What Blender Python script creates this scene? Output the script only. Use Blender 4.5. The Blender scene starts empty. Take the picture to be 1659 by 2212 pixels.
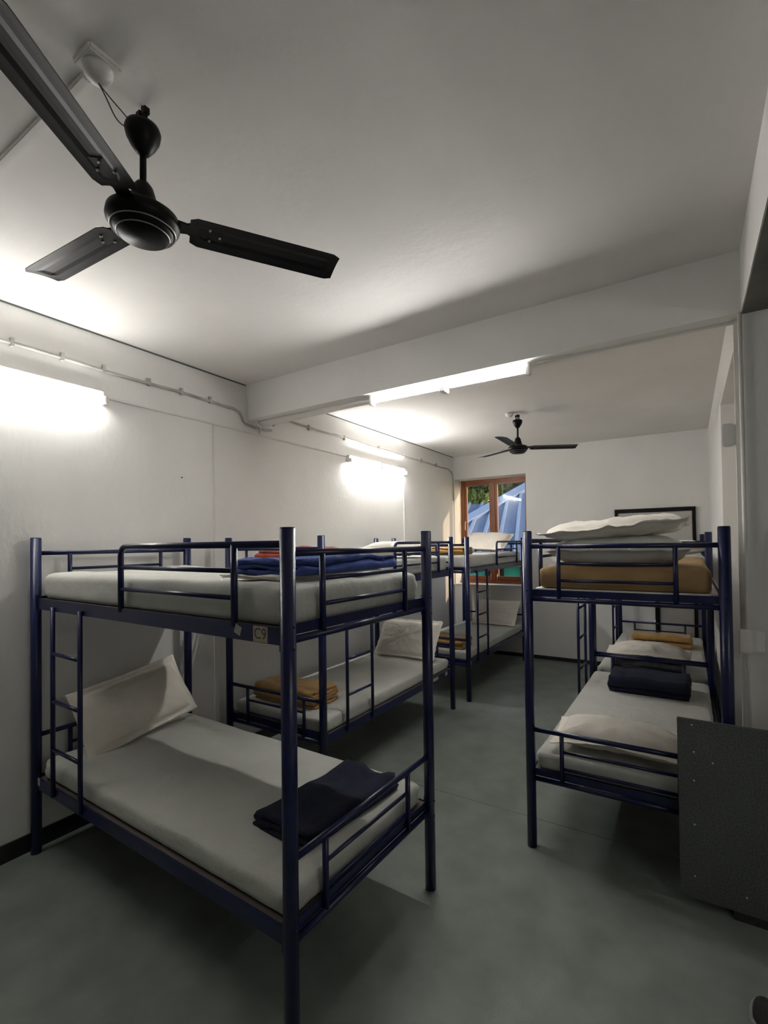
import bpy, bmesh, math, random
from mathutils import Vector, Matrix, noise, Euler

# ------------------------------------------------------------------ camera
sc = bpy.context.scene
COL = sc.collection
F, YAW, PITCH, ROLL = 1026.645, math.radians(-31.0), math.radians(.889), math.radians(-.782)
cam_data = bpy.data.cameras.new('camera')
cam = bpy.data.objects.new('camera', cam_data)
COL.objects.link(cam)
fwd = Vector((math.sin(YAW)*math.cos(PITCH), math.cos(YAW)*math.cos(PITCH), math.sin(PITCH)))
rt = Vector((math.cos(YAW), -math.sin(YAW), 0))
up = rt.cross(fwd)
r2 = rt*math.cos(ROLL) + up*math.sin(ROLL)
u2 = up*math.cos(ROLL) - rt*math.sin(ROLL)
M = Matrix((r2, u2, -fwd)).transposed().to_4x4()
M.translation = Vector((3.12, -.2446, 1.6525))
cam.matrix_world = M
cam_data.sensor_fit = 'AUTO'
cam_data.sensor_width = 36
cam_data.lens = F/2212*36
cam_data.shift_x = -40.53/2212
cam_data.shift_y = 51.48/2212
cam_data.clip_start = .02
cam_data.clip_end = 300
sc.camera = cam

# ------------------------------------------------------------------ world, sun, exposure
world = bpy.data.worlds.new('sky')
sc.world = world
world.use_nodes = True
wn = world.node_tree
wn.nodes.clear()
sky = wn.nodes.new('ShaderNodeTexSky')
sky.sky_type = 'NISHITA'
sky.sun_disc = False
sky.sun_elevation = math.radians(16)
sky.sun_rotation = math.radians(70)
bgn = wn.nodes.new('ShaderNodeBackground')
bgn.inputs['Strength'].default_value = .12
won = wn.nodes.new('ShaderNodeOutputWorld')
wn.links.new(sky.outputs[0], bgn.inputs['Color'])
wn.links.new(bgn.outputs[0], won.inputs['Surface'])
sund = bpy.data.lights.new('low_sun', 'SUN')
sund.energy = .75
sund.color = (1, .74, .46)
sund.angle = math.radians(1.5)
sun = bpy.data.objects.new('low_sun', sund)
COL.objects.link(sun)
sun.rotation_euler = Vector((-.73, -.52, -.44)).to_track_quat('-Z', 'Y').to_euler()
TUBE_POWER = 30.0
vs = sc.view_settings
vs.view_transform = 'Standard'
vs.look = 'None'
vs.exposure = 1.86
vs.gamma = 1.0
vs.use_curve_mapping = False

# ------------------------------------------------------------------ materials
def srgb(r, g, b):
    f = lambda c: (c/255/12.92 if c/255 <= .04045 else ((c/255+.055)/1.055)**2.4)
    return (f(r), f(g), f(b))

def mat(name, col, rough=.6, var=.0, vscale=6, bump=0, bscale=40, metal=0, spec=.5, col2=None, stretch=(1, 1, 1), coat=0, sheen=0, detail=4, bdist=.005):
    m = bpy.data.materials.new(name)
    m.use_nodes = True
    nt = m.node_tree
    b = nt.nodes['Principled BSDF']
    b.inputs['Roughness'].default_value = rough
    b.inputs['Metallic'].default_value = metal
    b.inputs['Specular IOR Level'].default_value = spec
    b.inputs['Coat Weight'].default_value = coat
    b.inputs['Sheen Weight'].default_value = sheen
    tc = nt.nodes.new('ShaderNodeTexCoord')
    mp = nt.nodes.new('ShaderNodeMapping')
    mp.inputs['Scale'].default_value = stretch
    nt.links.new(tc.outputs['Object'], mp.inputs[0])
    n1 = nt.nodes.new('ShaderNodeTexNoise')
    n1.inputs['Scale'].default_value = vscale
    n1.inputs['Detail'].default_value = detail
    nt.links.new(mp.outputs[0], n1.inputs['Vector'])
    rp = nt.nodes.new('ShaderNodeValToRGB')
    rp.color_ramp.elements[0].position = .3
    rp.color_ramp.elements[1].position = .7
    c2 = col2 if col2 else tuple(c*(1-var) for c in col)
    c1 = col if col2 else tuple(min(1, c*(1+var*.5)) for c in col)
    rp.color_ramp.elements[0].color = (*c2, 1)
    rp.color_ramp.elements[1].color = (*c1, 1)
    nt.links.new(n1.outputs['Fac'], rp.inputs[0])
    nt.links.new(rp.outputs[0], b.inputs['Base Color'])
    if bump:
        n2 = nt.nodes.new('ShaderNodeTexNoise')
        n2.inputs['Scale'].default_value = bscale
        n2.inputs['Detail'].default_value = 5
        nt.links.new(mp.outputs[0], n2.inputs['Vector'])
        bp = nt.nodes.new('ShaderNodeBump')
        bp.inputs['Strength'].default_value = bump
        bp.inputs['Distance'].default_value = bdist
        nt.links.new(n2.outputs['Fac'], bp.inputs['Height'])
        nt.links.new(bp.outputs[0], b.inputs['Normal'])
    return m

def emit(name, col, s):
    m = bpy.data.materials.new(name)
    m.use_nodes = True
    nt = m.node_tree
    nt.nodes.remove(nt.nodes['Principled BSDF'])
    e = nt.nodes.new('ShaderNodeEmission')
    e.inputs['Color'].default_value = (*col, 1)
    e.inputs['Strength'].default_value = s
    nt.links.new(e.outputs[0], nt.nodes['Material Output'].inputs['Surface'])
    return m

WALL = mat('white_distemper', (.76, .748, .722), .85, .05, 2.2, .35, 30, stretch=(1, 1, .6))
CEIL = mat('ceiling_paint', (.75, .73, .705), .9, .07, 1.3, .3, 22)
CONC = mat('dimmed_bare_concrete', (.17, .165, .15), .9, .35, 3, .5, 20)  # concrete tone, darkened further for the poor light overhead
FLOOR = mat('green_grey_vinyl', (.205, .232, .207), .42, .20, 5.0, .25, 120, spec=.35, detail=12)
SEAM = mat('vinyl_seam', (.09, .10, .095), .6)
SKIRT = mat('black_skirting', (.012, .012, .013), .45, .3, 8)
BLUE = mat('blue_enamel', (.0055, .010, .062), .30, .25, 14, .12, 60, spec=.5)
BLUED = mat('dark_cap_plastic', (.006, .008, .02), .4, .2, 20)
DECK = mat('deck_board', (.10, .08, .065), .8, .2, 9, stretch=(1, 8, 1))
SHEET = mat('grey_bedsheet', (.53, .535, .49), .9, .08, 5, .5, 26, sheen=.2, bdist=.008)
SHEETW = mat('pale_bedsheet', (.66, .65, .62), .9, .06, 5, .45, 26, bdist=.008)
PILL = mat('cream_pillowcase', (.82, .765, .68), .9, .06, 7, .5, 20, sheen=.2, bdist=.008)
PILLG = mat('grey_pillowcase', (.62, .62, .58), .9, .06, 7, .5, 20, bdist=.008)
NAVY = mat('navy_fleece', (.040, .072, .27), .95, .35, 18, .7, 120)
NAVYD = mat('dark_navy_fleece', (.006, .009, .030), .95, .35, 18, .7, 120)
MUST = mat('mustard_fleece', (.46, .26, .075), .95, .2, 14, .7, 110, sheen=.3)
MUSTM = mat('mustard_cover', (.36, .23, .10), .9, .15, 7, .5, 24, bdist=.008)
RED = mat('red_fleece', (.36, .035, .015), .95, .25, 16, .7, 110, sheen=.3)
GREYB = mat('grey_fleece', (.20, .20, .20), .9, .3, 18, .6, 90)
FANB = mat('fan_black_enamel', (.007, .0065, .0065), .40, .2, 12, spec=.12)
FANM = mat('fan_silver_trim', (.45, .44, .42), .3, .1, 12, metal=.9)
PVC = mat('white_pvc', (.68, .67, .64), .45, .05, 10)
PVCD = mat('dusty_pvc', (.42, .40, .37), .7, .35, 9)
WIRE = mat('brown_wire', (.05, .035, .03), .5, .1, 10)
WOOD = mat('varnished_wood', (.36, .125, .040), .4, col2=(.20, .06, .020), vscale=5, stretch=(1, 1, .15), bump=.15, bscale=25, detail=8)
BLKF = mat('black_frame', (.008, .007, .007), .5, .2, 14, spec=.15)
CAB = mat('black_granite_laminate', (.15, .157, .152), .42, col2=(.05, .053, .052), vscale=150, bump=.1, bscale=160, detail=6)
CABE = mat('laminate_edge', (.03, .028, .026), .6, .3, 50)
SCREW = mat('bright_screw', (.7, .7, .68), .35, .05, 10, metal=.7)
PAPER = mat('paper_sticker', (.42, .36, .28), .8, .12, 40)
INK = mat('ink', (.09, .07, .06), .8, .1, 30)
ROOF = mat('blue_metal_roof', (.15, .20, .30), .5, .1, 3)
ROOFL = mat('pale_blue_rib', (.26, .33, .47), .45, .08, 5)
TEAL = mat('teal_wall', (.03, .36, .29), .8, .15, 3)
LEAF = mat('leaves', (.22, .27, .05), .8, col2=(.05, .09, .025), vscale=1.1, detail=5)
LEAFB = mat('yellow_leaves', (.26, .25, .05), .8, col2=(.06, .09, .02), vscale=1.3, detail=5)
BARK = mat('bark', (.07, .045, .03), .9, .3, 8, .5, 20)
GRASS = mat('outside_grass', (.06, .09, .03), .95, .3, 3)
SHOE = mat('dark_shoe_fabric', (.018, .017, .017), .9, .3, 60, .5, 150)
SOLE = mat('grey_sole', (.30, .30, .29), .7, .15, 30)
TUBE = emit('tube_glow', (1.0, .985, .95), TUBE_POWER*.74)
TUBE4 = emit('tube_glow_back', (1.0, .985, .95), TUBE_POWER*1.8)
TUBE3 = emit('tube_glow_passage_fill', (1.0, .985, .95), TUBE_POWER*.30)  # dim glow of the added passage light
TUBE2 = emit('tube_glow_beam', (1.0, .985, .95), TUBE_POWER*1.25)

def glass_mat():
    m = bpy.data.materials.new('window_glass')
    m.use_nodes = True
    nt = m.node_tree
    b = nt.nodes['Principled BSDF']
    nt.nodes.remove(b)
    tr = nt.nodes.new('ShaderNodeBsdfTransparent')
    gl = nt.nodes.new('ShaderNodeBsdfGlossy')
    gl.inputs['Roughness'].default_value = .02
    lw = nt.nodes.new('ShaderNodeLayerWeight')
    lw.inputs['Blend'].default_value = .5
    pw = nt.nodes.new('ShaderNodeMath'); pw.operation = 'POWER'; pw.inputs[1].default_value = 5
    fr = nt.nodes.new('ShaderNodeMath'); fr.operation = 'MULTIPLY_ADD'
    fr.inputs[1].default_value = .93; fr.inputs[2].default_value = .035
    nt.links.new(lw.outputs['Facing'], pw.inputs[0])
    nt.links.new(pw.outputs[0], fr.inputs[0])
    mx = nt.nodes.new('ShaderNodeMixShader')
    nt.links.new(fr.outputs[0], mx.inputs[0])
    nt.links.new(tr.outputs[0], mx.inputs[1])
    nt.links.new(gl.outputs[0], mx.inputs[2])
    nt.links.new(mx.outputs[0], nt.nodes['Material Output'].inputs['Surface'])
    return m
GLASS = glass_mat()
FROSTW = mat('daylit_white_glass', (.80, .80, .79), .12, .04, 2, spec=.6)  # whitened copy of the grey glass, daylight put into the colour
FROST = mat('frosted_back_painted_glass', (.50, .49, .47), .12, .04, 2, spec=.6)

# ------------------------------------------------------------------ helpers
def obj(name, bm, m, parent=None, smooth=False, bevel=0, **props):
    me = bpy.data.meshes.new(name)
    if bevel:
        bmesh.ops.bevel(bm, geom=list(bm.edges), offset=bevel, segments=2, affect='EDGES', clamp_overlap=True)
    bmesh.ops.recalc_face_normals(bm, faces=bm.faces)
    bm.to_mesh(me)
    bm.free()
    if smooth:
        for p in me.polygons: p.use_smooth = True
    me.materials.append(m)
    o = bpy.data.objects.new(name, me)
    COL.objects.link(o)
    if parent: o.parent = parent
    for k, v in props.items(): o[k] = v
    return o

def empty(name, loc=(0, 0, 0), rz=0):
    o = bpy.data.objects.new(name, None)
    COL.objects.link(o)
    o.location = loc
    o.rotation_euler = (0, 0, rz)
    o.empty_display_size = .1
    return o

def tag(o, label, cat, group=None):
    o['label'] = label
    o['category'] = cat
    if group: o['group'] = group
    return o

def struct(o):
    o['kind'] = 'structure'
    return o

def box(bm, x0, y0, z0, x1, y1, z1):
    vs_ = [bm.verts.new(p) for p in ((x0,y0,z0),(x1,y0,z0),(x1,y1,z0),(x0,y1,z0),(x0,y0,z1),(x1,y0,z1),(x1,y1,z1),(x0,y1,z1))]
    for f in ((0,3,2,1),(4,5,6,7),(0,1,5,4),(1,2,6,5),(2,3,7,6),(3,0,4,7)):
        bm.faces.new([vs_[i] for i in f])
    return bm

def prism(bm, poly, z0, z1):
    a = [bm.verts.new((x, y, z0)) for x, y in poly]
    b = [bm.verts.new((x, y, z1)) for x, y in poly]
    n = len(poly)
    bm.faces.new(a[::-1]); bm.faces.new(b)
    for i in range(n):
        bm.faces.new((a[i], a[(i+1) % n], b[(i+1) % n], b[i]))
    return bm

def tube(bm, pts, r, n=12, cap=True):
    pts = [Vector(p) for p in pts]
    rings = []
    ref = None
    for i, p in enumerate(pts):
        if i == 0: t = pts[1]-pts[0]
        elif i == len(pts)-1: t = pts[-1]-pts[-2]
        else: t = (pts[i+1]-p).normalized() + (p-pts[i-1]).normalized()
        t.normalize()
        if ref is None:
            ref = t.orthogonal().normalized()
        ref = (ref - t*ref.dot(t)).normalized()
        s = t.cross(ref)
        rr = r[i] if isinstance(r, (list, tuple)) else r
        rings.append([bm.verts.new(p + ref*math.cos(2*math.pi*k/n)*rr + s*math.sin(2*math.pi*k/n)*rr) for k in range(n)])
    for a, b in zip(rings, rings[1:]):
        for k in range(n):
            f = bm.faces.new((a[k], a[(k+1) % n], b[(k+1) % n], b[k]))
            f.smooth = True
    if cap:
        bm.faces.new(rings[0][::-1]); bm.faces.new(rings[-1])
    return bm

def tub(name, pts, r, m, parent=None, n=12, **k):
    o = obj(name, tube(bmesh.new(), pts, r, n), m, parent, **k)
    for p in o.data.polygons: p.use_smooth = len(p.vertices) == 4
    return o

def lathe(bm, prof, n=40, c=(0, 0)):
    rings = []
    for r, z in prof:
        if r < 1e-5: rings.append([bm.verts.new((c[0], c[1], z))])
        else: rings.append([bm.verts.new((c[0]+r*math.cos(2*math.pi*k/n), c[1]+r*math.sin(2*math.pi*k/n), z)) for k in range(n)])
    for a, b in zip(rings, rings[1:]):
        for k in range(n):
            k2 = (k+1) % n
            if len(a) == 1 and len(b) == 1: continue
            if len(a) == 1: bm.faces.new((a[0], b[k2], b[k]))
            elif len(b) == 1: bm.faces.new((a[k], a[k2], b[0]))
            else: bm.faces.new((a[k], a[k2], b[k2], b[k]))
    return bm

def arc(c, r, a0, a1, n, f):
    return [f(c[0]+r*math.cos(a0+(a1-a0)*i/n), c[1]+r*math.sin(a0+(a1-a0)*i/n)) for i in range(n+1)]

# soft things -------------------------------------------------------
def fbm(v, s, seed, o=3):
    return noise.fractal(Vector(v)*s + Vector((seed*7.3, seed*3.1, seed*1.7)), 1, 2, o)

def mattress_bm(lx, ly, lz, r=.035, amp=.006, seed=0, nx=54, ny=26, nz=7, sag=0):
    """rounded slab, centred in x,y, base at z=0, tucked-sheet folds at its corners"""
    bm = bmesh.new()
    grid = {}
    def g(i, j, k):
        key = (i, j, k)
        if key in grid: return grid[key]
        p = Vector((lx*(i/nx-.5), ly*(j/ny-.5), lz*(k/nz)))
        hx, hy = lx/2-r*1.3, ly/2-r*1.3
        q = Vector((max(-hx, min(hx, p.x)), max(-hy, min(hy, p.y)), max(r*.5, min(lz-r, p.z))))
        d = p-q
        if d.length > 1e-6:
            rr = Vector((d.x/(r*1.3), d.y/(r*1.3), d.z/(r if d.z > 0 else r*.5)))
            m_ = max(abs(rr.x), abs(rr.y), abs(rr.z))
            L_ = rr.length
            rr = rr*(m_/L_)
            p = q+Vector((rr.x*r*1.3, rr.y*r*1.3, rr.z*(r if d.z > 0 else r*.5)))
        n_ = fbm(p, 3.0, seed)
        side = abs(p.y) > ly/2-.03 or abs(p.x) > lx/2-.03
        if k == nz or p.z > lz*.6:
            p.z += amp*n_*(1.2 if not side else .6)
            p.z -= sag*math.cos(math.pi*p.x/lx)*max(0, 1-(2*p.y/ly)**2)
        if side and 0 < k < nz:
            # gathered folds, stronger towards the corners
            corner = max(0, abs(p.x)/(lx/2)-.72)/.28
            w = math.sin(p.x*70+seed*3+fbm(p, 4, seed)*4)*.5+fbm((p.x*5, p.y*5, p.z*2), 3, seed+4)
            a_ = amp*(.45+2.4*corner*corner)*w*math.sin(math.pi*min(1, k/nz))
            if abs(p.y) > ly/2-.03: p.y += math.copysign(a_, p.y)
            if abs(p.x) > lx/2-.03: p.x += math.copysign(a_*.5, p.x)
        grid[key] = bm.verts.new(p)
        return grid[key]
    def quad(a, b, c, d):
        try: bm.faces.new((g(*a), g(*b), g(*c), g(*d)))
        except ValueError: pass
    for i in range(nx):
        for j in range(ny):
            quad((i, j, 0), (i, j+1, 0), (i+1, j+1, 0), (i+1, j, 0))
            quad((i, j, nz), (i+1, j, nz), (i+1, j+1, nz), (i, j+1, nz))
    for i in range(nx):
        for k in range(nz):
            quad((i, 0, k), (i+1, 0, k), (i+1, 0, k+1), (i, 0, k+1))
            quad((i, ny, k), (i, ny, k+1), (i+1, ny, k+1), (i+1, ny, k))
    for j in range(ny):
        for k in range(nz):
            quad((0, j, k), (0, j, k+1), (0, j+1, k+1), (0, j+1, k))
            quad((nx, j, k), (nx, j+1, k), (nx, j+1, k+1), (nx, j, k+1))
    return bm

def pillow_bm(w, l, T, seed=0, flange=.03, n=40, wr=.010, bend=0, frill=0, twist=0):
    """x is the short side, y the long side, padded thickness along z, centred"""
    bm = bmesh.new()
    top, bot = {}, {}
    m = int(n*l/w*.8)
    for i in range(n+1):
        for j in range(m+1):
            u, v = 2*i/n-1, 2*j/m-1
            fu, fv = flange/(w/2), flange/(l/2)
            uu, vv = min(1, abs(u)/(1-fu)), min(1, abs(v)/(1-fv))
            h = ((1-uu**3.0)*(1-vv**3.6))
            h = max(0, h)**.5
            pull = 1-.05*(1-abs(v)**2) * (abs(u)**3)
            pull2 = 1-.035*(1-abs(u)**2) * (abs(v)**3)
            x, y = u*w/2*pull, v*l/2*pull2
            e = max(abs(u), abs(v))
            ns = fbm((x*1.0, y*1.0, 0), 6, seed)
            rad = fbm((math.atan2(v, u)*2.2, e*1.2, 0), 1.6, seed+3)
            wrk = wr*(ns*.8+rad*1.3*e)*(h**.5 if h > 0 else 0)
            fl = wr*.9*fbm((x, y, 2), 9, seed+5)*max(0, e-.85)*6 + frill*math.sin((u+v)*22)*max(0, e-.93)*14
            zc = bend*(v*v-.4)+twist*u*v + fl
            jag = frill*random.Random(i*131+j+seed).uniform(-1, 1)*(.5 if e > .999 else 0)
            tp = bm.verts.new((x+jag, y, zc+T/2*h+wrk+.003))
            top[i, j] = tp
            edge = i in (0, n) or j in (0, m)
            bot[i, j] = tp if edge else bm.verts.new((x, y, zc-T/2*h+wrk*.6-.003))
    for i in range(n):
        for j in range(m):
            bm.faces.new((top[i, j], top[i+1, j], top[i+1, j+1], top[i, j+1]))
            bm.faces.new((bot[i, j], bot[i, j+1], bot[i+1, j+1], bot[i+1, j]))
    return bm

def blanket_bm(w, l, h, layers=4, seed=0, amp=.006, droop=.0):
    """blanket folded in a zigzag: the folds show on the ends of its length (y); w along x, base at z=0"""
    bm = bmesh.new()
    t = h/layers
    path = []
    for k in range(layers):
        zc = t*(k+.5)
        s = 1 if k % 2 == 0 else -1
        inset = .012*((k*37+seed*11) % 5)/4
        x0, x1 = -w/2+t/2+inset, w/2-t/2-inset*.7
        a, b = (x0, x1) if s > 0 else (x1, x0)
        for i in range(9):
            path.append((a+(b-a)*i/8, zc+.004*math.sin(i*1.3+k+seed)))
        if k < layers-1:
            for i in range(1, 4):
                an = -math.pi/2+math.pi*i/4
                path.append((b+s*math.cos(an)*t*.5, zc+t/2+math.sin(an)*t*.5))
    P = [Vector((x, 0, z)) for x, z in path]
    N = []
    for i in range(len(P)):
        a = P[max(0, i-1)]; b = P[min(len(P)-1, i+1)]
        d = (b-a).normalized()
        N.append(Vector((-d.z, 0, d.x)))
    hw = t*.44
    loop = [p+n_*hw for p, n_ in zip(P, N)]
    e = (P[-1]-P[-2]).normalized()
    loop += [P[-1]+e*hw*.8]
    loop += [p-n_*hw for p, n_ in zip(P[::-1], N[::-1])]
    loop += [P[0]-(P[1]-P[0]).normalized()*hw*.8]
    m = 22
    rings = []
    for j in range(m+1):
        v = 2*j/m-1
        ring = []
        for q in loop:
            f = 1-.025*abs(v)**6
            p = Vector((q.x*f, v*l/2, q.z))
            lay = int(q.z/t)
            p.y += (((lay*53+seed*17) % 7)/7-.5)*.022*v*v*v
            hh = p.z/h
            p.z += (amp*1.6*fbm((p.x, p.y, hh*.3), 5, seed) + amp*.8*math.sin(v*5+seed))*hh
            p.z -= droop*hh*max(0, abs(v)-.6)*2
            p.x += amp*fbm((p.y, p.z, 1), 6, seed+2)
            p.z = max(p.z, .001)
            ring.append(bm.verts.new(p))
        rings.append(ring)
    n = len(loop)
    for a, b in zip(rings, rings[1:]):
        for k in range(n):
            bm.faces.new((a[k], a[(k+1) % n], b[(k+1) % n], b[k]))
    for ring, s in ((rings[0], -1), (rings[-1], 1)):
        h_ = len(P)
        # end caps strip between the two sides of the cloth
        up_, dn = ring[:h_], ring[h_+1:2*h_+1][::-1]
        for k in range(h_-1):
            bm.faces.new((up_[k], up_[k+1], dn[k+1], dn[k]))
        bm.faces.new((up_[-1], ring[h_], dn[-1]))
        bm.faces.new((up_[0], dn[0], ring[2*h_+1]))
    return bm

# ------------------------------------------------------------------ room shell
ZC, ZB, YB, XR, YK = 2.98, 2.69, 2.43, 3.347, 6.504
YF, XP = -4.2, 4.7      # behind the camera, far side of the passage
def sbox(name, a, b, m, parent=None, **k):
    o = obj(name, box(bmesh.new(), *a, *b), m, parent, **k)
    if not parent: struct(o)
    return o
sbox('floor', (-.2, YF-.2, -.1), (XP+.2, YK+.35, 0), FLOOR)
sm = bmesh.new()
box(sm, 1.0, 2.605, .0, 3.34, 2.608, .0012)
obj('floor_seam', sm, SEAM, bpy.data.objects['floor'])
sbox('ceiling', (-.2, YF-.2, ZC), (XR+.22, YK+.35, ZC+.12), CEIL)
sbox('wall_left', (-.2, YF-.2, 0), (0, YK+.35, ZC), WALL)
sbox('wall_front', (0, YF-.2, 0), (XP+.2, YF, ZC), WALL)
sbox('wall_passage', (XP, YF, 0), (XP+.2, 2.63, ZB), WALL)
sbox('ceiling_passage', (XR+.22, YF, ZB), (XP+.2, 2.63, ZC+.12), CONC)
# long beam carrying the edge of the front room's ceiling, painted side, raw underside with its dimness in the colour
lb = sbox('trim_1', (XR, YF, ZB), (XR+.22, YB, ZC), WALL)
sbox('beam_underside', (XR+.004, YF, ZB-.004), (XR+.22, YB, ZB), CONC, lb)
# cross beam
cb = struct(obj('trim_2', prism(bmesh.new(), [(0, YB+.03), (XR, YB-.015), (XR, 2.55), (0, 2.70)], ZB, ZC), WALL))
tr = bmesh.new(); box(tr, .0002, YF, ZC-.009, .006, YB+.02, ZC-.0005)
box(tr, .0002, 2.71, ZC-.009, .006, YK-.001, ZC-.0005)
obj('ceiling_gap', tr, SEAM, bpy.data.objects['ceiling'])
# wall turning right behind the beam
sbox('wall_passage_end', (XR+.001, YB, 0), (XP, 2.63, ZB), WALL)
# right wall of the back room, with a tall recess
wr = empty('wall_right'); struct(wr)
def part(name, a, b, m, parent): return obj(name, box(bmesh.new(), *a, *b), m, parent)
part('wall_panel', (XR, 2.55, 0), (XR+.45, 2.80, ZC), WALL, wr)
part('wall_panel', (XR, 4.07, 0), (XR+.45, YK+.3, ZC), WALL, wr)
part('wall_panel', (XR, 2.80, 2.665), (XR+.45, 4.07, ZC), WALL, wr)
part('recess_back', (XR+.32, 2.80, 0), (XR+.45, 4.07, 2.665), WALL, wr)
# back wall with the window opening
WX0, WX1, WZ0, WZ1 = .012, 1.135, 1.0, 2.63
wb = empty('wall_back'); struct(wb)
T = .42
part('wall_panel', (0, YK, 0), (WX0, YK+T, ZC), WALL, wb)
part('wall_panel', (WX1, YK, 0), (XR, YK+T, ZC), WALL, wb)
part('wall_panel', (WX0, YK, 0), (WX1, YK+T, WZ0), WALL, wb)
part('wall_panel', (WX0, YK, WZ1), (WX1, YK+T, ZC), WALL, wb)
part('window_sill', (WX0, YK-.018, WZ0), (WX1, YK+.255, WZ0+.015), WALL, wb)
sbox('baseboard_left', (0, YF, 0), (.012, YK, .095), SKIRT)
sbox('baseboard_back', (.012, YK-.012, 0), (XR, YK, .05), SKIRT)
sbox('baseboard_right', (XR-.012, 4.07, 0), (XR, YK-.012, .05), SKIRT)

# window: brown wooden frame with two leaves
w1 = empty('window_1', (0, YK+.26, 0)); struct(w1)
z0, z1 = WZ0+.015, WZ1
def wpart(name, x0, y0, za, x1, y1, zb, m=WOOD, parent=w1, bevel=.004):
    return obj(name, box(bmesh.new(), x0, y0, za, x1, y1, zb), m, parent, bevel=bevel)
wpart('window_frame', WX0, 0, z0, WX0+.055, .07, z1)
wpart('window_frame', WX1-.055, 0, z0, WX1, .07, z1)
wpart('window_frame', WX0+.055, 0, z1-.05, WX1-.055, .07, z1)
wpart('window_frame', WX0+.055, 0, z0, WX1-.055, .07, z0+.05)
xm = .545
wpart('window_mullion', xm-.028, -.004, z0+.05, xm+.028, .075, z1-.05)
for xa, xb in ((WX0+.055, xm-.028), (xm+.028, WX1-.055)):
    bm = bmesh.new()
    s = .038
    za, zb = z0+.05, z1-.05
    for a in ((xa, za, xa+s, zb), (xb-s, za, xb, zb), (xa+s, zb-s, xb-s, zb), (xa+s, za, xb-s, za+.06)):
        box(bm, a[0]+.001, .012, a[1]+.001, a[2]-.001, .048, a[3]-.001)
    sash = obj('window_sash', bm, WOOD, w1)
    obj('pane', box(bmesh.new(), xa+s, .028, za+.06, xb-s, .032, zb-s), GLASS, sash)
for x in (xm-.05, xm+.05):
    tub('window_bolt', [(x, -.008, z0+.03), (x, -.008, z0+.15)], .006, FANM, w1, 8)
tub('window_handle', [(WX0+.075, -.01, 1.84), (WX0+.075, -.03, 1.86), (WX0+.075, -.03, 1.96), (WX0+.075, -.01, 1.98)], .006, PVC, w1, 8)

# black-framed door with two glazed leaves in the back wall
d1 = empty('door_1', (0, YK, 0)); struct(d1)
def dpart(name, x0, za, x1, zb, m=BLKF, y0=-.035, y1=-.001): return obj(name, box(bmesh.new(), x0, y0, za, x1, y1, zb), m, d1, bevel=.003)
dpart('door_frame', 2.303, 0, 2.340, 2.05)
dpart('door_frame', 3.165, 0, 3.202, 2.05)
dpart('door_frame', 2.340, 2.000, 3.165, 2.05)
dpart('door_mullion', 2.750, 0, 2.795, 1.88)
dpart('transom_panel', 2.340, 1.932, 3.165, 2.012, FROST, -.018, -.008)
dpart('door_frame', 2.340, .002, 2.750, .09)
dpart('door_frame', 2.795, .002, 3.165, .09)
dpart('door_panel', 2.340, .09, 2.750, 1.932, FROSTW, -.018, -.008)  # left leaf lighter than the right to show daylight
dpart('door_panel', 2.795, .09, 3.165, 1.932, FROST, -.018, -.008)
tub('door_handle', [(2.81, -.036, 1.02), (2.81, -.06, 1.02), (2.90, -.06, 1.02)], .008, FANM, d1, 8)

# ------------------------------------------------------------------ tube lights
def tube_light(label, origin, axis, out, down, mt, L=1.17, to=.050):
    """origin: middle of the mounting line; axis: along; out: away from the surface; down: towards the tube"""
    t = empty('tube_light', origin)
    R = Matrix((axis, out, down)).transposed().to_4x4()
    t.matrix_world = Matrix.Translation(origin) @ R
    tag(t, label, 'light')
    obj('housing', box(bmesh.new(), -L/2, .001, -.018, L/2, .040, .018), PVC, t, bevel=.004)
    for s in (-1, 1):
        obj('tube_holder', box(bmesh.new(), s*L/2-.012, .003, .018, s*L/2+.012, .072, .062), PVC, t, bevel=.004)
    obj('glow_tube', tube(bmesh.new(), [(-L/2+.012, to, .040), (L/2-.012, to, .040)], .0135, 12), mt, t, smooth=True)
    obj('starter_clip', box(bmesh.new(), -.02, .041, -.012, .02, .072, .058), PVC, t, bevel=.004)
    return t
V = Vector
tube_light('bright tube light on left wall, cut by the left edge of the photo', V((0, .735, 2.60)), V((0, 1, 0)), V((1, 0, 0)), V((0, 0, -1)), TUBE)
tube_light('bright tube light on left wall of the back room, above the second bunk bed', V((0, 4.38, 2.585)), V((0, 1, 0)), V((1, 0, 0)), V((0, 0, -1)), TUBE4)
tube_light('long tube light mounted under the white ceiling beam', V((1.79, 2.535, ZB)), V((1, .0, 0)), V((0, 0, -1)), V((0, -1, 0)), TUBE2, 1.10, .040)
tube_light('unseen tube light added in the side passage for light from that side', V((XP, .3, 2.25)), V((0, -1, 0)), V((-1, 0, 0)), V((0, 0, -1)), TUBE3)  # added, out of view; lights the board and right-hand wall

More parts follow.
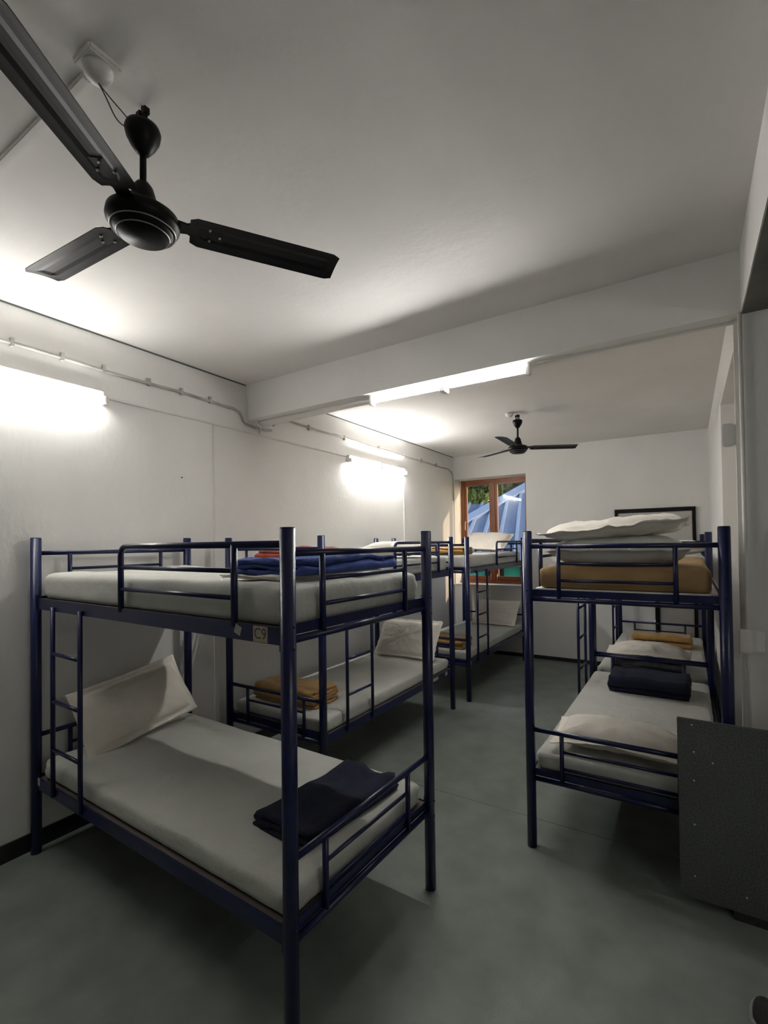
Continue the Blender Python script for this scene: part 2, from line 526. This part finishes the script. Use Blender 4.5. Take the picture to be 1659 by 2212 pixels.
# ------------------------------------------------------------------ conduits, trunking, boxes
def wob(y0, y1, z0_, z1_, n, amp, x=.012, seed=0):
    return [(x, y0+(y1-y0)*i/n, z0_+(z1_-z0_)*i/n+amp*math.sin(i*1.7+seed)+amp*.6*math.sin(i*.6)) for i in range(n+1)]
c1 = tub('cable_conduit', wob(-1.0, 2.33, 2.775, 2.752, 14, .004) + [(.014, 2.38, 2.735), (.014, 2.405, 2.70), (.014, 2.415, 2.67), (.016, 2.44, 2.652), (.018, 2.52, 2.640), (.018, 2.66, 2.640), (.016, 2.72, 2.655)], .010, PVCD, n=10)
tag(c1, 'dusty cable conduit high on left wall of the front room, bending under the beam', 'conduit')
for y in (.10, .86, 1.10, 1.33, 1.62, 1.86, 2.1):
    obj('clip', box(bmesh.new(), .001, y-.008, 2.742, .024, y+.008, 2.79), PVCD, c1)
c2 = tub('cable_conduit', [(.014, 2.74, 2.70), (.014, 2.80, 2.76)] + wob(2.9, 6.30, 2.782, 2.765, 14, .004, seed=2) + [(.014, 6.40, 2.74), (.014, 6.45, 2.69), (.014, 6.46, 2.64), (.014, 6.465, 2.3)], .009, PVCD, n=10)
tag(c2, 'dusty cable conduit along left wall of the back room ending at the window corner', 'conduit')
for y in (3.2, 3.75, 4.4, 5.0, 5.45, 5.9):
    obj('clip', box(bmesh.new(), .001, y-.008, 2.752, .024, y+.008, 2.80), PVCD, c2)
def raceway(label, a, b, m=PVC):
    tag(obj('cable_raceway', box(bmesh.new(), *a, *b), m, bevel=.002), label, 'raceway')
raceway('thin cable raceway running between the two wall tube lights', (.0005, 1.335, 2.585), (.010, 3.785, 2.600))
raceway('thin vertical raceway down left wall behind the first two bunk beds', (.0005, 2.128, .10), (.009, 2.144, 2.584))
raceway('thin white vertical raceway below the far wall tube light', (.0005, 4.975, 1.0), (.010, 4.995, 2.50))
raceway('flat cable raceway along underside of the white beam, left of its tube light', (.05, 2.53, ZB-.013), (1.235, 2.547, ZB-.0005))
raceway('flat cable raceway along underside of the white beam, right of its tube light', (2.385, 2.50, ZB-.013), (3.33, 2.516, ZB-.0005))
raceway('white vertical raceway beside the wall corner right of the beam', (XR-.026, 2.475, .02), (XR-.0005, 2.505, ZB-.02))
pp = tag(tub('corner_pipe', [(XR-.006, YB-.02, .0), (XR-.006, YB-.02, ZB-.002)], .009, PVC, n=10), 'thin white vertical pipe on the wall corner at right', 'pipe')
def sbx(label, c, s):
    t = empty('switch_box', c); tag(t, label, 'switch box')
    obj('back_box', box(bmesh.new(), -s[0]/2, -s[1]/2, -s[2]/2, s[0]/2, s[1]/2, s[2]/2), PVC, t, bevel=.005)
    obj('cover_plate', box(bmesh.new(), -s[0]/2-.008, -s[1]/2-.008, -s[2]/2-.006, s[0]/2*.0, -s[1]/2+.004, s[2]/2+.006), PVC, t, bevel=.003)
    return t
sbx('small white switch box high on right corner wall beside the recess', (XR-.036, 2.515, 2.145), (.070, .07, .095))
sbx('white socket box low on right wall corner above the black board', (XR+.010, YB-.052, 1.195), (.088, .042, .095))
hk = tag(tub('wire_hook', [(.001, 2.60, 2.60), (.035, 2.58, 2.65), (.055, 2.53, 2.662), (.06, 2.50, 2.686)], .006, PVC, n=8), 'small white clamp bracing the conduit at beam and left wall', 'clamp')
tag(obj('nail', tube(bmesh.new(), [(.0005, 1.865, 2.146), (.012, 1.865, 2.148)], .004, 8), FANB), 'small dark nail in the left wall above the first bunk bed', 'nail')
# ceiling junction of the near fan
cr = tag(empty('ceiling_rose', (1.765, .43, ZC)), 'white ceiling box with domed cap and wires beside near fan', 'ceiling box')
obj('mounting_block', box(bmesh.new(), -.044, -.044, -.022, .044, .044, -.001), CEIL, cr, bevel=.005)
obj('dome', lathe(bmesh.new(), [(0, -.062), (.010, -.061), (.022, -.056), (.031, -.046), (.036, -.034), (.037, -.022), (0, -.022)], 32), PVC, cr, smooth=True)
tag(obj('ceiling_conduit', box(bmesh.new(), .2, .42, ZC-.016, 1.70, .446, ZC-.0005), CEIL, bevel=.004), 'painted conduit across the ceiling to the ceiling box at upper left', 'conduit')

# ------------------------------------------------------------------ ceiling fans
def fan(label, x, y, zhub, angs, wires=None):
    t = tag(empty('ceiling_fan', (x, y, 0)), label, 'fan', 'black ceiling fans')
    zt = ZC
    h = zhub
    # hook and shackle
    for s in (-1, 1):
        bm = bmesh.new()
        tube(bm, [(s*.014, 0, zt-.070), (s*.016, 0, zt-.03), (s*.006, .002, zt-.012)], .0055, 8)
        box(bm, s*.014-.009, -.008, zt-.030, s*.014+.009, .008, zt-.012)
        obj('shackle', bm, FANB, t)
    tub('ceiling_hook', [(0, 0, zt-.001), (0, 0, zt-.02), (0, .012, zt-.035), (0, .0, zt-.048)], .005, FANB, t, 8)
    obj('canopy', lathe(bmesh.new(), [(0, zt-.062), (.030, zt-.060), (.046, zt-.065), (.050, zt-.078), (.046, zt-.098), (.035, zt-.120), (.020, zt-.142), (.013, zt-.148), (0, zt-.148)], 32), FANB, t, smooth=True)
    tub('down_rod', [(0, 0, zt-.14), (0, 0, h+.125)], .0095, FANB, t, 14)
    obj('lower_canopy', lathe(bmesh.new(), [(.011, h+.132), (.018, h+.130), (.028, h+.115), (.036, h+.085), (.043, h+.055), (.050, h+.040)], 32), FANB, t, smooth=True)
    mo = obj('motor', lathe(bmesh.new(), [(.045, h+.045), (.085, h+.040), (.098, h+.030), (.101, h+.012), (.099, h+.002), (.092, h-.006), (.088, h-.012), (.080, h-.018), (.079, h-.024), (.070, h-.027), (.066, h-.034), (.0, h-.038)], 48), FANB, t, smooth=True)
    obj('trim_ring', lathe(bmesh.new(), [(.069, h-.0285), (.071, h-.0305), (.0725, h-.0275)], 48), FANM, mo, smooth=True)
    obj('motor_ring', lathe(bmesh.new(), [(.086, h-.0145), (.088, h-.0165), (.0895, h-.0135)], 48), FANM, mo, smooth=True)
    for a in angs:
        # blade plate, pitched, with pressed ridge along its length
        bm = bmesh.new()
        L0, L1 = .128, .600
        R = Matrix.Rotation(a, 4, 'Z')
        nU, nV = 22, 8
        gv = {}
        for i in range(nU+1):
            u = i/nU
            xx = L0+(L1-L0)*u
            hw = .058+.004*u
            if u < .05: hw *= .80+.20*math.sin(u/.05*math.pi/2)
            if u > .94: hw *= 1-.18*((u-.94)/.06)**2
            for j in range(nV+1):
                v = 2*j/nV-1
                yy = hw*v
                zz = h+.022+yy*-.15 + .004*(1-v*v) + (.002 if abs(v) < .3 and .06 < u < .93 else 0)
                for s in (0, 1):
                    gv[i, j, s] = bm.verts.new(R @ Vector((xx, yy, zz-.0025*s)))
        for i in range(nU):
            for j in range(nV):
                bm.faces.new((gv[i, j, 0], gv[i+1, j, 0], gv[i+1, j+1, 0], gv[i, j+1, 0]))
                bm.faces.new((gv[i, j, 1], gv[i, j+1, 1], gv[i+1, j+1, 1], gv[i+1, j, 1]))
            for j in (0, nV):
                bm.faces.new((gv[i, j, 0], gv[i, j, 1], gv[i+1, j, 1], gv[i+1, j, 0]))
        for j in range(nV):
            for i in (0, nU):
                bm.faces.new((gv[i, j, 0], gv[i, j+1, 0], gv[i, j+1, 1], gv[i, j, 1]))
        b = obj('blade', bm, FANB, t)
        for xx, yy in ((.215, .0), (.185, -.022), (.185, .022)):
            v0 = R @ Vector((xx, yy, 0))
            bm = bmesh.new()
            bmesh.ops.create_uvsphere(bm, u_segments=10, v_segments=6, radius=.0045, matrix=Matrix.Translation((v0.x, v0.y, h+.0225-yy*.15)))
            obj('rivet', bm, FANM, b, smooth=True)
        bm = bmesh.new()
        pr = [(.085, -.026), (.12, -.020), (.145, -.034), (.225, -.034), (.225, .034), (.145, .034), (.12, .020), (.085, .026)]
        prism(bm, pr, 0, .005)
        for v_ in bm.verts: v_.co.z += h+.024 - v_.co.y*.14
        bm.transform(R)
        obj('blade_arm', bm, FANB, b)
    if wires:
        for pts in wires:
            cu = [Vector(p) for p in pts]
            obj('wire', tube(bmesh.new(), cu, .0018, 6), WIRE, t, smooth=True)
    return t
def bez(a, b, c, d, n=14):
    a, b, c, d = map(Vector, (a, b, c, d))
    return [a*(1-t)**3+b*3*t*(1-t)**2+c*3*t*t*(1-t)+d*t**3 for t in [i/n for i in range(n+1)]]
FX, FY = 1.735, .572
w_a = bez((.03, -.142, ZC-.060), (.03, -.10, ZC-.10), (.0, -.09, ZC-.12), (-.03, -.02, ZC-.068))
w_b = bez((.03, -.142, ZC-.060), (.02, -.10, ZC-.075), (-.0, -.06, ZC-.06), (-.02, -.02, ZC-.061))
fan('black three-blade ceiling fan hanging near the camera, upper left', FX, FY, 2.615, [math.radians(a) for a in (57.5, 182, 302)], [w_a, w_b])
fan('black ceiling fan in the back room, small, in front of back wall', 1.62, 4.60, 2.605, [math.radians(a) for a in (27, 150, 272)])
tag(obj('fan_rose', lathe(bmesh.new(), [(0, ZC-.045), (.025, ZC-.042), (.04, ZC-.025), (.045, ZC-.001), (0, ZC-.001)], 24, (1.56, 4.52)), PVC, smooth=True), 'small white ceiling rose beside the far fan', 'ceiling box')

# ------------------------------------------------------------------ bunk beds
BL, BW, BH = 1.95, .898, 1.71
HW = .0125
def make_bed():
    t = empty('bunk_bed')
    for a, b in ((0, 0), (BL, 0), (0, BW), (BL, BW)):
        p = tub('post', [(a, b, .0), (a, b, BH-.004)], .0255, BLUE, t, 20)
        tub('post_cap', [(a, b, BH-.004), (a, b, BH)], .0235, BLUED, p, 20)
        for z in (1.352, .385):
            sa = 1 if a == 0 else -1
            bm = bmesh.new()
            box(bm, a+sa*.020-.003, b-.012 if b == 0 else b-.006, z-.048, a+sa*.020+.012*sa+.003, b+.006 if b == 0 else b+.012, z+.048)
            bracket = obj('bracket', bm, BLUE, p)
            for dz in (-.035, .035):
                bm = bmesh.new()
                bmesh.ops.create_uvsphere(bm, u_segments=8, v_segments=5, radius=.006, matrix=Matrix.Translation((a+.024*(-sa), b+.0, z+dz)))
                obj('bolt', bm, BLUED, p, smooth=True)
    for z in (1.380, .410):
        for b in (0, BW):
            s = 1 if b == 0 else -1
            # angle-iron side rail: tall web plus inner ledge
            bm = bmesh.new()
            box(bm, .022, b-.0045, z-.058, BL-.022, b+.0045, z)
            box(bm, .022, min(b+s*.0045, b+s*.035), z-.024, BL-.022, max(b+s*.0045, b+s*.035), z-.020)
            obj('side_rail', bm, BLUE, t)
        obj('deck', box(bmesh.new(), .012, .008, z-.018, BL-.012, BW-.008, z-.004), DECK, t)
        for a in (0, BL):
            s = 1 if a == 0 else -1
            zt = z+.245 if z > 1 else z+.222
            e = tub('end_panel', [(a, .024, zt), (a, BW-.024, zt)], HW, BLUE, t)
            tub('bottom_tube', [(a, .024, z-.040), (a, BW-.024, z-.040)], HW, BLUE, e)
            obj('end_angle', box(bmesh.new(), a+s*.010-.003, .024, z-.026, a+s*.010+.003, BW-.024, z+.010), BLUE, e)
            for b in (.165, .705):
                tub('upright', [(a, b, z-.040), (a, b, zt)], .0115, BLUE, e, 10)
            for zb in (zt-.092, zt-.182):
                tub('bar', [(a, .165, zb), (a, .705, zb)], .0085, BLUE, e, 10)
    # ladder on the front side
    yl = -.0125
    ld = tub('ladder', [(.24, yl, .372), (.24, yl, 1.345)], .0115, BLUE, t, 10)
    tub('ladder_rail', [(.54, yl, .372), (.54, yl, 1.345)], .0115, BLUE, ld, 10)
    for z in (.614, .862, 1.106):
        tub('rung', [(.24, yl, z), (.54, yl, z)], .0095, BLUE, ld, 10)
    # guard rail on the upper berth
    yg = .0
    g0, gt = .900, 1.655
    pts = [(g0, yg, 1.365), (g0, yg, gt-.045)] + [(g0+.045-.045*math.cos(i/6*math.pi/2), yg, gt-.045+.045*math.sin(i/6*math.pi/2)) for i in range(1, 7)] + [(BL-.022, yg, gt)]
    g = tub('guard_rail', pts, .0125, BLUE, t)
    tub('upright', [(1.68, yg, 1.365), (1.68, yg, gt)], .0125, BLUE, g, 10)
    for z in (1.562, 1.466):
        tub('bar', [(g0, yg, z), (1.68, yg, z)], .0090, BLUE, g, 10)
    return t
def copy_tree(o, parent=None):
    c = o.copy(); COL.objects.link(c)
    if parent: c.parent = parent
    for ch in list(o.children): copy_tree(ch, c)
    return c
bed0 = make_bed()
R90 = math.pi/2
BEDS = {1: (.051, .9536, math.radians(-1.9)), 2: (1.081, 2.123, R90), 3: (1.133, 4.357, R90), 4: (2.360, 4.295, -R90), 5: (2.360, 6.325, -R90)}
BLAB = {1: 'blue metal bunk bed nearest the camera, standing across at left',
        2: 'blue metal bunk bed along left wall, just behind the nearest bunk',
        3: 'blue metal bunk bed beside the window at far end of left wall',
        4: 'blue metal bunk bed at right with mustard-covered upper mattress',
        5: 'blue metal bunk bed at far right by the black-framed door'}
beds = {}
for k in (1, 2, 3, 4, 5):
    o = bed0 if k == 1 else copy_tree(bed0)
    beds[k] = o
for k, o in beds.items():
    x, y, r = BEDS[k]
    o.location = (x, y, 0); o.rotation_euler = (0, 0, r)
    tag(o, BLAB[k], 'bunk bed', 'blue metal bunk beds')

def bpt(k, a, b, z):
    x, y, r = BEDS[k]
    return (x+a*math.cos(r)-b*math.sin(r), y+a*math.sin(r)+b*math.cos(r), z)

# paper stickers with the bed number
def text_mesh(s, size):
    cu = bpy.data.curves.new('txt', 'FONT'); cu.body = s; cu.size = size; cu.extrude = .0002
    cu.align_x = 'CENTER'; cu.align_y = 'CENTER'
    o = bpy.data.objects.new('txt', cu); COL.objects.link(o)
    dg = bpy.context.evaluated_depsgraph_get()
    me = bpy.data.meshes.new_from_object(o.evaluated_get(dg))
    bpy.data.objects.remove(o); 
    return me
def sticker(k, a, z, w, h, rot=0, txt=None, side=0, m=PAPER):
    o = obj('sticker', box(bmesh.new(), -w/2, -.0012, -h/2, w/2, 0, h/2), m, beds[k])
    o.location = (a, -.0048, z)
    o.rotation_euler = (0, rot, 0)
    o['label'] = 'small white paper sticker' if m != PAPER else 'small beige paper sticker'
    if txt:
        me = text_mesh(txt, .052)
        me.materials.clear(); me.materials.append(INK)
        to = bpy.data.objects.new('lettering', me); COL.objects.link(to); to.parent = o
        to.location = (0, -.0016, 0); to.rotation_euler = (math.pi/2, 0, .0)
        to['label'] = 'handwritten mark C9'
sticker(1, 1.822, 1.351, .072, .054, .0, 'C9')
WSTK = mat('white_sticker', (.42, .41, .40), .7, .2, 60)
sticker(1, 1.705, 1.356, .034, .032, .35, None, m=WSTK)
sticker(1, .045, .395, .034, .04, 0, None, m=WSTK)
sticker(2, 1.80, .385, .05, .035, 0, None, m=WSTK)
sticker(2, 1.55, .388, .16, .030, 0, None, m=WSTK)
sticker(3, .06, 1.352, .045, .045, 0, None, m=WSTK)
sticker(3, .05, .385, .04, .045, 0, None, m=WSTK)

# ------------------------------------------------------------------ mattresses
ZU, ZL = 1.3765, .4065
def mattress(k, upper, label, m=SHEET, h=None, lx=1.88, ly=.850, seed=0, amp=.006, dz=0, da=0, sag=0):
    h = h or (.138 if upper else .100)
    o = obj('mattress', mattress_bm(lx, ly, h,   .026 if upper else .024, amp, seed, sag=sag), m, smooth=True)
    o.location = bpt(k, BL/2+da, BW/2, (ZU if upper else ZL)+dz)
    o.rotation_euler = (0, 0, BEDS[k][2])
    tag(o, label, 'mattress')
    return o
mattress(1, True, 'grey-sheeted upper mattress of nearest bunk, navy blanket on it', seed=1, amp=.011)
mattress(1, False, 'grey-sheeted lower mattress of nearest bunk', seed=2, amp=.010)
mattress(2, True, 'pale grey upper mattress of second left bunk, red blanket on it', seed=3)
mattress(2, False, 'grey lower mattress of second left bunk', seed=4)
mattress(3, True, 'pale upper mattress of bunk by the window', SHEETW, seed=5)
mattress(3, False, 'grey lower mattress of bunk by the window', seed=6)
mattress(4, True, 'white pad under the mustard mattress on upper right bunk', SHEETW, h=.018, seed=7, amp=.001)
mattress(4, True, 'mustard-covered upper mattress of right bunk', MUSTM, h=.118, lx=1.86, ly=.80, seed=8, amp=.006, dz=.0185)
mattress(4, False, 'grey lower mattress of right bunk', seed=9)
mattress(5, True, 'pale upper mattress of far right bunk', SHEETW, seed=10)
mattress(5, False, 'grey lower mattress of far right bunk', seed=11)

# ------------------------------------------------------------------ pillows and blankets
def put(o, loc, rot=(0, 0, 0)):
    o.location = loc; o.rotation_euler = rot
    return o
def place_rot(o, loc, zrot, *rots):
    m_ = Matrix.Rotation(zrot, 4, 'Z')
    for ang, ax in rots: m_ = m_ @ Matrix.Rotation(math.radians(ang), 4, ax)
    m_.translation = Vector(loc)
    o.matrix_world = m_
    return o
def pillow(label, loc, zrot, rots, w=.42, l=.66, T=.14, m=PILL, **k):
    o = obj('pillow', pillow_bm(w, l, T, **k), m, smooth=True)
    place_rot(o, loc, zrot, *rots)
    return tag(o, label, 'pillow')
ZTU, ZTL = ZU+.138, ZL+.100
r1 = BEDS[1][2]
pillow('cream pillow leaning on left wall on lower berth of nearest bunk', bpt(1, .165, .455, ZTL+.200), r1, [(-114, 'Y'), (-9, 'Z')], .40, .68, .14, seed=1, twist=.02, flange=.04, wr=.014)
pillow('cream pillow leaning at far end of lower berth, second left bunk', bpt(2, 1.80, .42, ZTL+.185), R90, [(-57, 'Y')], .42, .70, .12, seed=2, frill=.004)
pillow('flat cream pillow on upper berth of second left bunk', bpt(2, 1.50, .40, ZTU+.080), R90, [(-3, 'Y')], .42, .66, .13, seed=3, bend=-.02)
pillow('cream pillow at far end of lower berth by the window', bpt(3, 1.76, .33, ZTL+.165), R90, [(-48, 'Y')], .42, .62, .12, seed=4)
pillow('large pale pillow propped up on upper berth by the window', bpt(3, 1.63, .40, ZTU+.150), R90, [(-30, 'Y'), (-6, 'Z')], .44, .66, .15, seed=5)
pillow('white pillow lying across near end of lower berth, right bunk', (2.79, 2.56, ZTL+.085), 0, [(90, 'Z'), (-6, 'Y')], .34, .70, .13, seed=6, wr=.016, flange=.04, bend=-.03)
pillow('greyish pillow under the cream one on upper right bunk', (2.785, 2.62, 1.5125+.084), 0, [(90, 'Z')], .44, .70, .155, PILLG, seed=7, flange=.015, wr=.014)
pillow('crumpled cream pillow on top of the grey one, upper right bunk', (2.765, 2.61, 1.5125+.208), 0, [(90, 'Z'), (-3.5, 'X')], .46, .74, .095, seed=8, flange=.03, wr=.024, twist=.012)
pillow('white pillow on upper berth of far right bunk', (2.97, 4.72, ZTU+.066), 0, [(90, 'Z')], .40, .64, .12, seed=9)
pillow('crumpled white pillow on folded grey blanket, far right lower berth', (2.78, 4.60, ZTL+.070+.062), 0, [(90, 'Z'), (-4, 'Y')], .40, .70, .11, seed=10, wr=.02, flange=.04, bend=-.04)


def blanket(label, loc, zrot, w, l, h, layers, m, seed=0, amp=.006, dz=0, rots=(), droop=0):
    o = obj('folded_blanket', blanket_bm(w, l, h, layers, seed, amp, droop), m, smooth=True)
    place_rot(o, (loc[0], loc[1], loc[2]+.001+dz), zrot, *rots)
    return tag(o, label, 'blanket')
blanket('navy folded blanket on upper berth of nearest bunk', bpt(1, 1.67, .47, ZTU+.022), r1+.06, .36, .68, .066, 3, NAVY, 1, .013, droop=.012)
o = obj('folded_pillowcase', blanket_bm(.38, .60, .018, 2, 12, .002), PILL, smooth=True)
place_rot(o, bpt(1, 1.615, .42, ZTU+.005), r1-.08)
tag(o, 'cream pillowcase peeking out under navy blanket on upper nearest bunk', 'pillowcase')
blanket('dark navy folded blanket on lower berth of nearest bunk', bpt(1, 1.685, .485, ZTL), r1-.05, .33, .56, .056, 3, NAVYD, 2, .008)
blanket('red folded blanket on upper berth of second left bunk', (.58, 2.50, ZTU), R90, .30, .72, .105, 4, RED, 3, .012, droop=.02)
blanket('mustard folded blanket on near end of lower berth, second left bunk', (.60, 2.38, ZTL), R90+.03, .29, .56, .125, 5, MUST, 4, .008)
blanket('mustard folded blanket on upper berth by the window', (.84, 4.55, ZTU), R90, .26, .44, .085, 4, MUST, 5, .008)
blanket('mustard folded blanket on lower berth by the window', (.80, 4.56, ZTL), R90, .28, .46, .105, 4, MUST, 6, .008)
blanket('dark navy folded blanket at far end of lower berth, right bunk', (2.845, 3.82, ZTL), R90-.02, .36, .54, .125, 3, NAVYD, 7, .006)
blanket('grey folded blanket under the white pillow, far right lower berth', (2.80, 4.60, ZTL), R90, .34, .56, .070, 3, GREYB, 8, .004)
blanket('mustard folded blanket at far end of lower berth, far right bunk', (2.85, 5.62, ZTL), R90-.02, .30, .56, .125, 2, MUST, 9, .005)

# ------------------------------------------------------------------ black board at the lower right
cb = tag(empty('laminate_board', (3.058, 2.272, 0)), 'black laminate board with bright screws standing before right bunk, lower right corner', 'board')
obj('front_panel', box(bmesh.new(), 0, 0, .038, .95, .018, .838), CAB, cb, bevel=.002)
for x in (.03, .86):
    obj('back_batten', box(bmesh.new(), x, .018, .05, x+.045, .036, .825), CABE, cb)
for x in (.20, .72):
    obj('foot', box(bmesh.new(), x, .003, 0, x+.12, .036, .038), CABE, cb)
for x, z in ((.058, .815), (.064, .695), (.135, .66), (.062, .567), (.061, .370), (.058, .139), (.247, .112)):
    obj('screw', tube(bmesh.new(), [(x, -.0015, z), (x, .001, z)], .0042, 10), SCREW, cb)

# ------------------------------------------------------------------ shoe at the lower right edge
def shoe():
    t = tag(empty('shoe', (3.318, 1.765, 0), math.radians(4)), 'dark shoe with pale grey sole rim, toe showing at bottom right corner', 'shoe')
    def outline(s):
        pts = []
        for i in range(28):
            a = 2*math.pi*i/28
            x, y = math.cos(a), math.sin(a)
            ln = .105 if y > 0 else .165
            wd = .050 if y > 0 else (.044-.012*math.sin(-y*math.pi)*.6)
            pts.append((x*wd*s, y*ln*s))
        return pts
    bm = bmesh.new(); prism(bm, outline(1.0), 0, .026)
    obj('sole', bm, SOLE, t, bevel=.004)
    bm = bmesh.new()
    o0 = outline(.84)
    rings = []
    for k in range(7):
        f = math.cos(k/6*math.pi/2*.86)
        rings.append([bm.verts.new((x*f, y*(f*.45+.55) if y < 0 else y*f, .026+math.sin(k/6*math.pi/2)*(.060-.2*y*(1 if y > 0 else .3)))) for x, y in o0])
    n = len(o0)
    for a, b in zip(rings, rings[1:]):
        for i in range(n): bm.faces.new((a[i], a[(i+1) % n], b[(i+1) % n], b[i]))
    bm.faces.new(rings[-1]); bm.faces.new(rings[0][::-1])
    up_ = obj('shoe_upper', bm, SHOE, t, smooth=True)
shoe()

# ------------------------------------------------------------------ outside the window
def ray(px, py):
    X, Y = (px-829.5-40.53)/F, -(py-1106-51.48)/F
    return fwd + r2*X + u2*Y
CP = M.translation
gr = obj('ground', box(bmesh.new(), -60, 7.2, -1.8, 40, 90, -1.6), GRASS); struct(gr)
hd = math.radians(-15.5); el = math.radians(18.5)
dv = Vector((math.sin(hd)*math.cos(el), math.cos(hd)*math.cos(el), math.sin(el)))
ev = Vector((math.cos(hd), -math.sin(hd), 0))
nv = ev.cross(dv).normalized()
def on_plane(P0, px, py):
    d = ray(px, py)
    return CP + d*((P0-CP).dot(nv)/d.dot(nv))
def roof(parent, P0, poly, step, s_off, label=None):
    """poly: corner points of the sloping sheet; standing seams run up the slope"""
    pts = [on_plane(P0, *p) for p in poly]
    bm = bmesh.new()
    a = [bm.verts.new(p) for p in pts]; b = [bm.verts.new(p-nv*.06) for p in pts]
    n = len(pts)
    bm.faces.new(a); bm.faces.new(b[::-1])
    for i in range(n): bm.faces.new((a[i], b[i], b[(i+1) % n], a[(i+1) % n]))
    ro = obj('roof_sheet', bm, ROOF, parent)
    q = [((p-P0).dot(ev), (p-P0).dot(dv)) for p in pts]
    lo, hi = min(s for s, t in q), max(s for s, t in q)
    s = math.floor(lo/step)*step+s_off
    while s < hi:
        ts = []
        for i in range(n):
            (s0, t0), (s1, t1) = q[i], q[(i+1) % n]
            if (s0-s)*(s1-s) < 0: ts.append(t0+(t1-t0)*(s-s0)/(s1-s0))
        if len(ts) >= 2:
            A = P0+ev*s+dv*min(ts); B = P0+ev*s+dv*max(ts)
            if (B-A).length > .2:
                w = .035
                bm = bmesh.new()
                vsx = [A-ev*w, A+ev*w, B+ev*w, B-ev*w]
                lo_ = [bm.verts.new(v_) for v_ in vsx]
                hi_ = [bm.verts.new(v_+nv*.07) for v_ in vsx]
                bm.faces.new(hi_)
                for i in range(4): bm.faces.new((lo_[i], lo_[(i+1) % 4], hi_[(i+1) % 4], hi_[i]))
                obj('roof_rib', bm, ROOFL, ro)
        s += step
    return ro, pts
nb = tag(empty('neighbouring_building', (0, 9.4, -1.6)), 'building outside the window with ribbed blue metal roofs and teal wall', 'building')
bpy.context.view_layer.update()
inv = nb.matrix_world.inverted()
PA = CP + ray(1070, 1165)*((9.8-CP.y)/ray(1070, 1165).y)
polyA = [(960, 1153), (1004, 1127), (1060, 1096), (1138, 1051), (1200, 1016), (1215, 1216), (1000, 1216), (940, 1216)]
ra, ptsA = roof(nb, PA, polyA, .36, .10)
# flashing along the slanting upper edge
fl = [on_plane(PA, *p)+nv*.09 for p in ((955, 1150), (1200, 1010))]
fl2 = [on_plane(PA, *p)+nv*.09 for p in ((1200, 1026), (955, 1165))]
bm = bmesh.new()
a = [bm.verts.new(p) for p in fl+fl2]; b = [bm.verts.new(p-nv*.12) for p in fl+fl2]
bm.faces.new(a); bm.faces.new(b[::-1])
for i in range(4): bm.faces.new((a[i], b[i], b[(i+1) % 4], a[(i+1) % 4]))
obj('ridge_flashing', bm, ROOFL, nb)
PB = CP + ray(1030, 1110)*((14-CP.y)/ray(1030, 1110).y)
rb, ptsB = roof(nb, PB, [(1013, 1089), (1064, 1088), (1080, 1160), (985, 1160)], .42, .05)
# walls under the roofs
lowL, lowR = on_plane(PA, 940, 1213), on_plane(PA, 1215, 1213)
dl = (lowR-lowL); dl.z = 0; dl.normalize()
nn = Vector((-dl.y, dl.x, 0))
bm = bmesh.new()
c = [lowL+nn*.25, lowR+nn*.25, lowR+nn*.45, lowL+nn*.45]
prism(bm, [(p.x, p.y) for p in c], -1.6, lowL.z-.02)
obj('wall', bm, TEAL, nb)
for f in (.42, .47, .53, .70):
    p = lowL.lerp(lowR, f)+nn*.2
    obj('wall_post', box(bmesh.new(), p.x-.04, p.y-.04, -1.6, p.x+.04, p.y+.04, lowL.z-.02), BLKF if f != .47 else PVC, nb)
p0, p1 = lowL.lerp(lowR, .2), lowL.lerp(lowR, .45)
tub('gutter', [lowL+Vector((0, 0, -.05)), lowR+Vector((0, 0, -.05))], .05, ROOF, nb, 10)
for ch in nb.children:
    ch.matrix_parent_inverse = inv

def tree(label, x, y, z, r, h, m, seed, n=8000):
    t = tag(empty('tree', (x, y, -1.6)), label, 'tree', 'trees behind the blue roofs')
    rnd = random.Random(seed)
    tub('trunk', [(0, 0, 0), (.1, .05, z*.5), (-.05, 0, z+.9), (.05, .1, z+1.6+h*.5)], [.22, .17, .12, .05], BARK, t, 10)
    bm = bmesh.new()
    blobs = [(rnd.gauss(0, r*.42), rnd.gauss(0, r*.35), rnd.uniform(-.45, .5)*h, rnd.uniform(.32, .55)*r) for _ in range(16)]
    for i in range(n):
        bx, by, bz, br = rnd.choice(blobs)
        d = Vector((rnd.gauss(0, 1), rnd.gauss(0, 1), rnd.gauss(0, 1))).normalized()*br*rnd.uniform(.75, 1.05)
        c_ = Vector((bx, by, bz+z+1.6))+d
        s = rnd.uniform(.10, .20)
        q = Euler((rnd.uniform(0, 6.3), rnd.uniform(0, 6.3), rnd.uniform(0, 6.3))).to_matrix()
        bm.faces.new([bm.verts.new(c_+q @ Vector(v_)*s) for v_ in ((-1, 0, 0), (0, -.5, .1), (1, 0, 0), (0, .5, .1))])
    f = obj('foliage', bm, m, t)
    f['kind'] = 'stuff'
tree('dense green tree seen through the left window pane', -4.6, 17.5, 3.4, 1.7, 4.2, LEAF, 1)
tree('yellowish tree seen at top of the right window pane', -.2, 19.5, 5.0, 1.7, 4.6, LEAFB, 2)
tree('dark tree filling the middle behind the blue roofs', -9.6, 21.5, 4.2, 2.4, 6.0, LEAF, 3, 8000)
tree('tall tree furthest back, behind the window mullion', -4.6, 24.5, 5.0, 3.4, 8.0, LEAF, 4, 12000)
tree('broad tree at right behind the blue roof ridge', 2.6, 24.5, 5.4, 3.0, 7.0, LEAFB, 5, 12000)
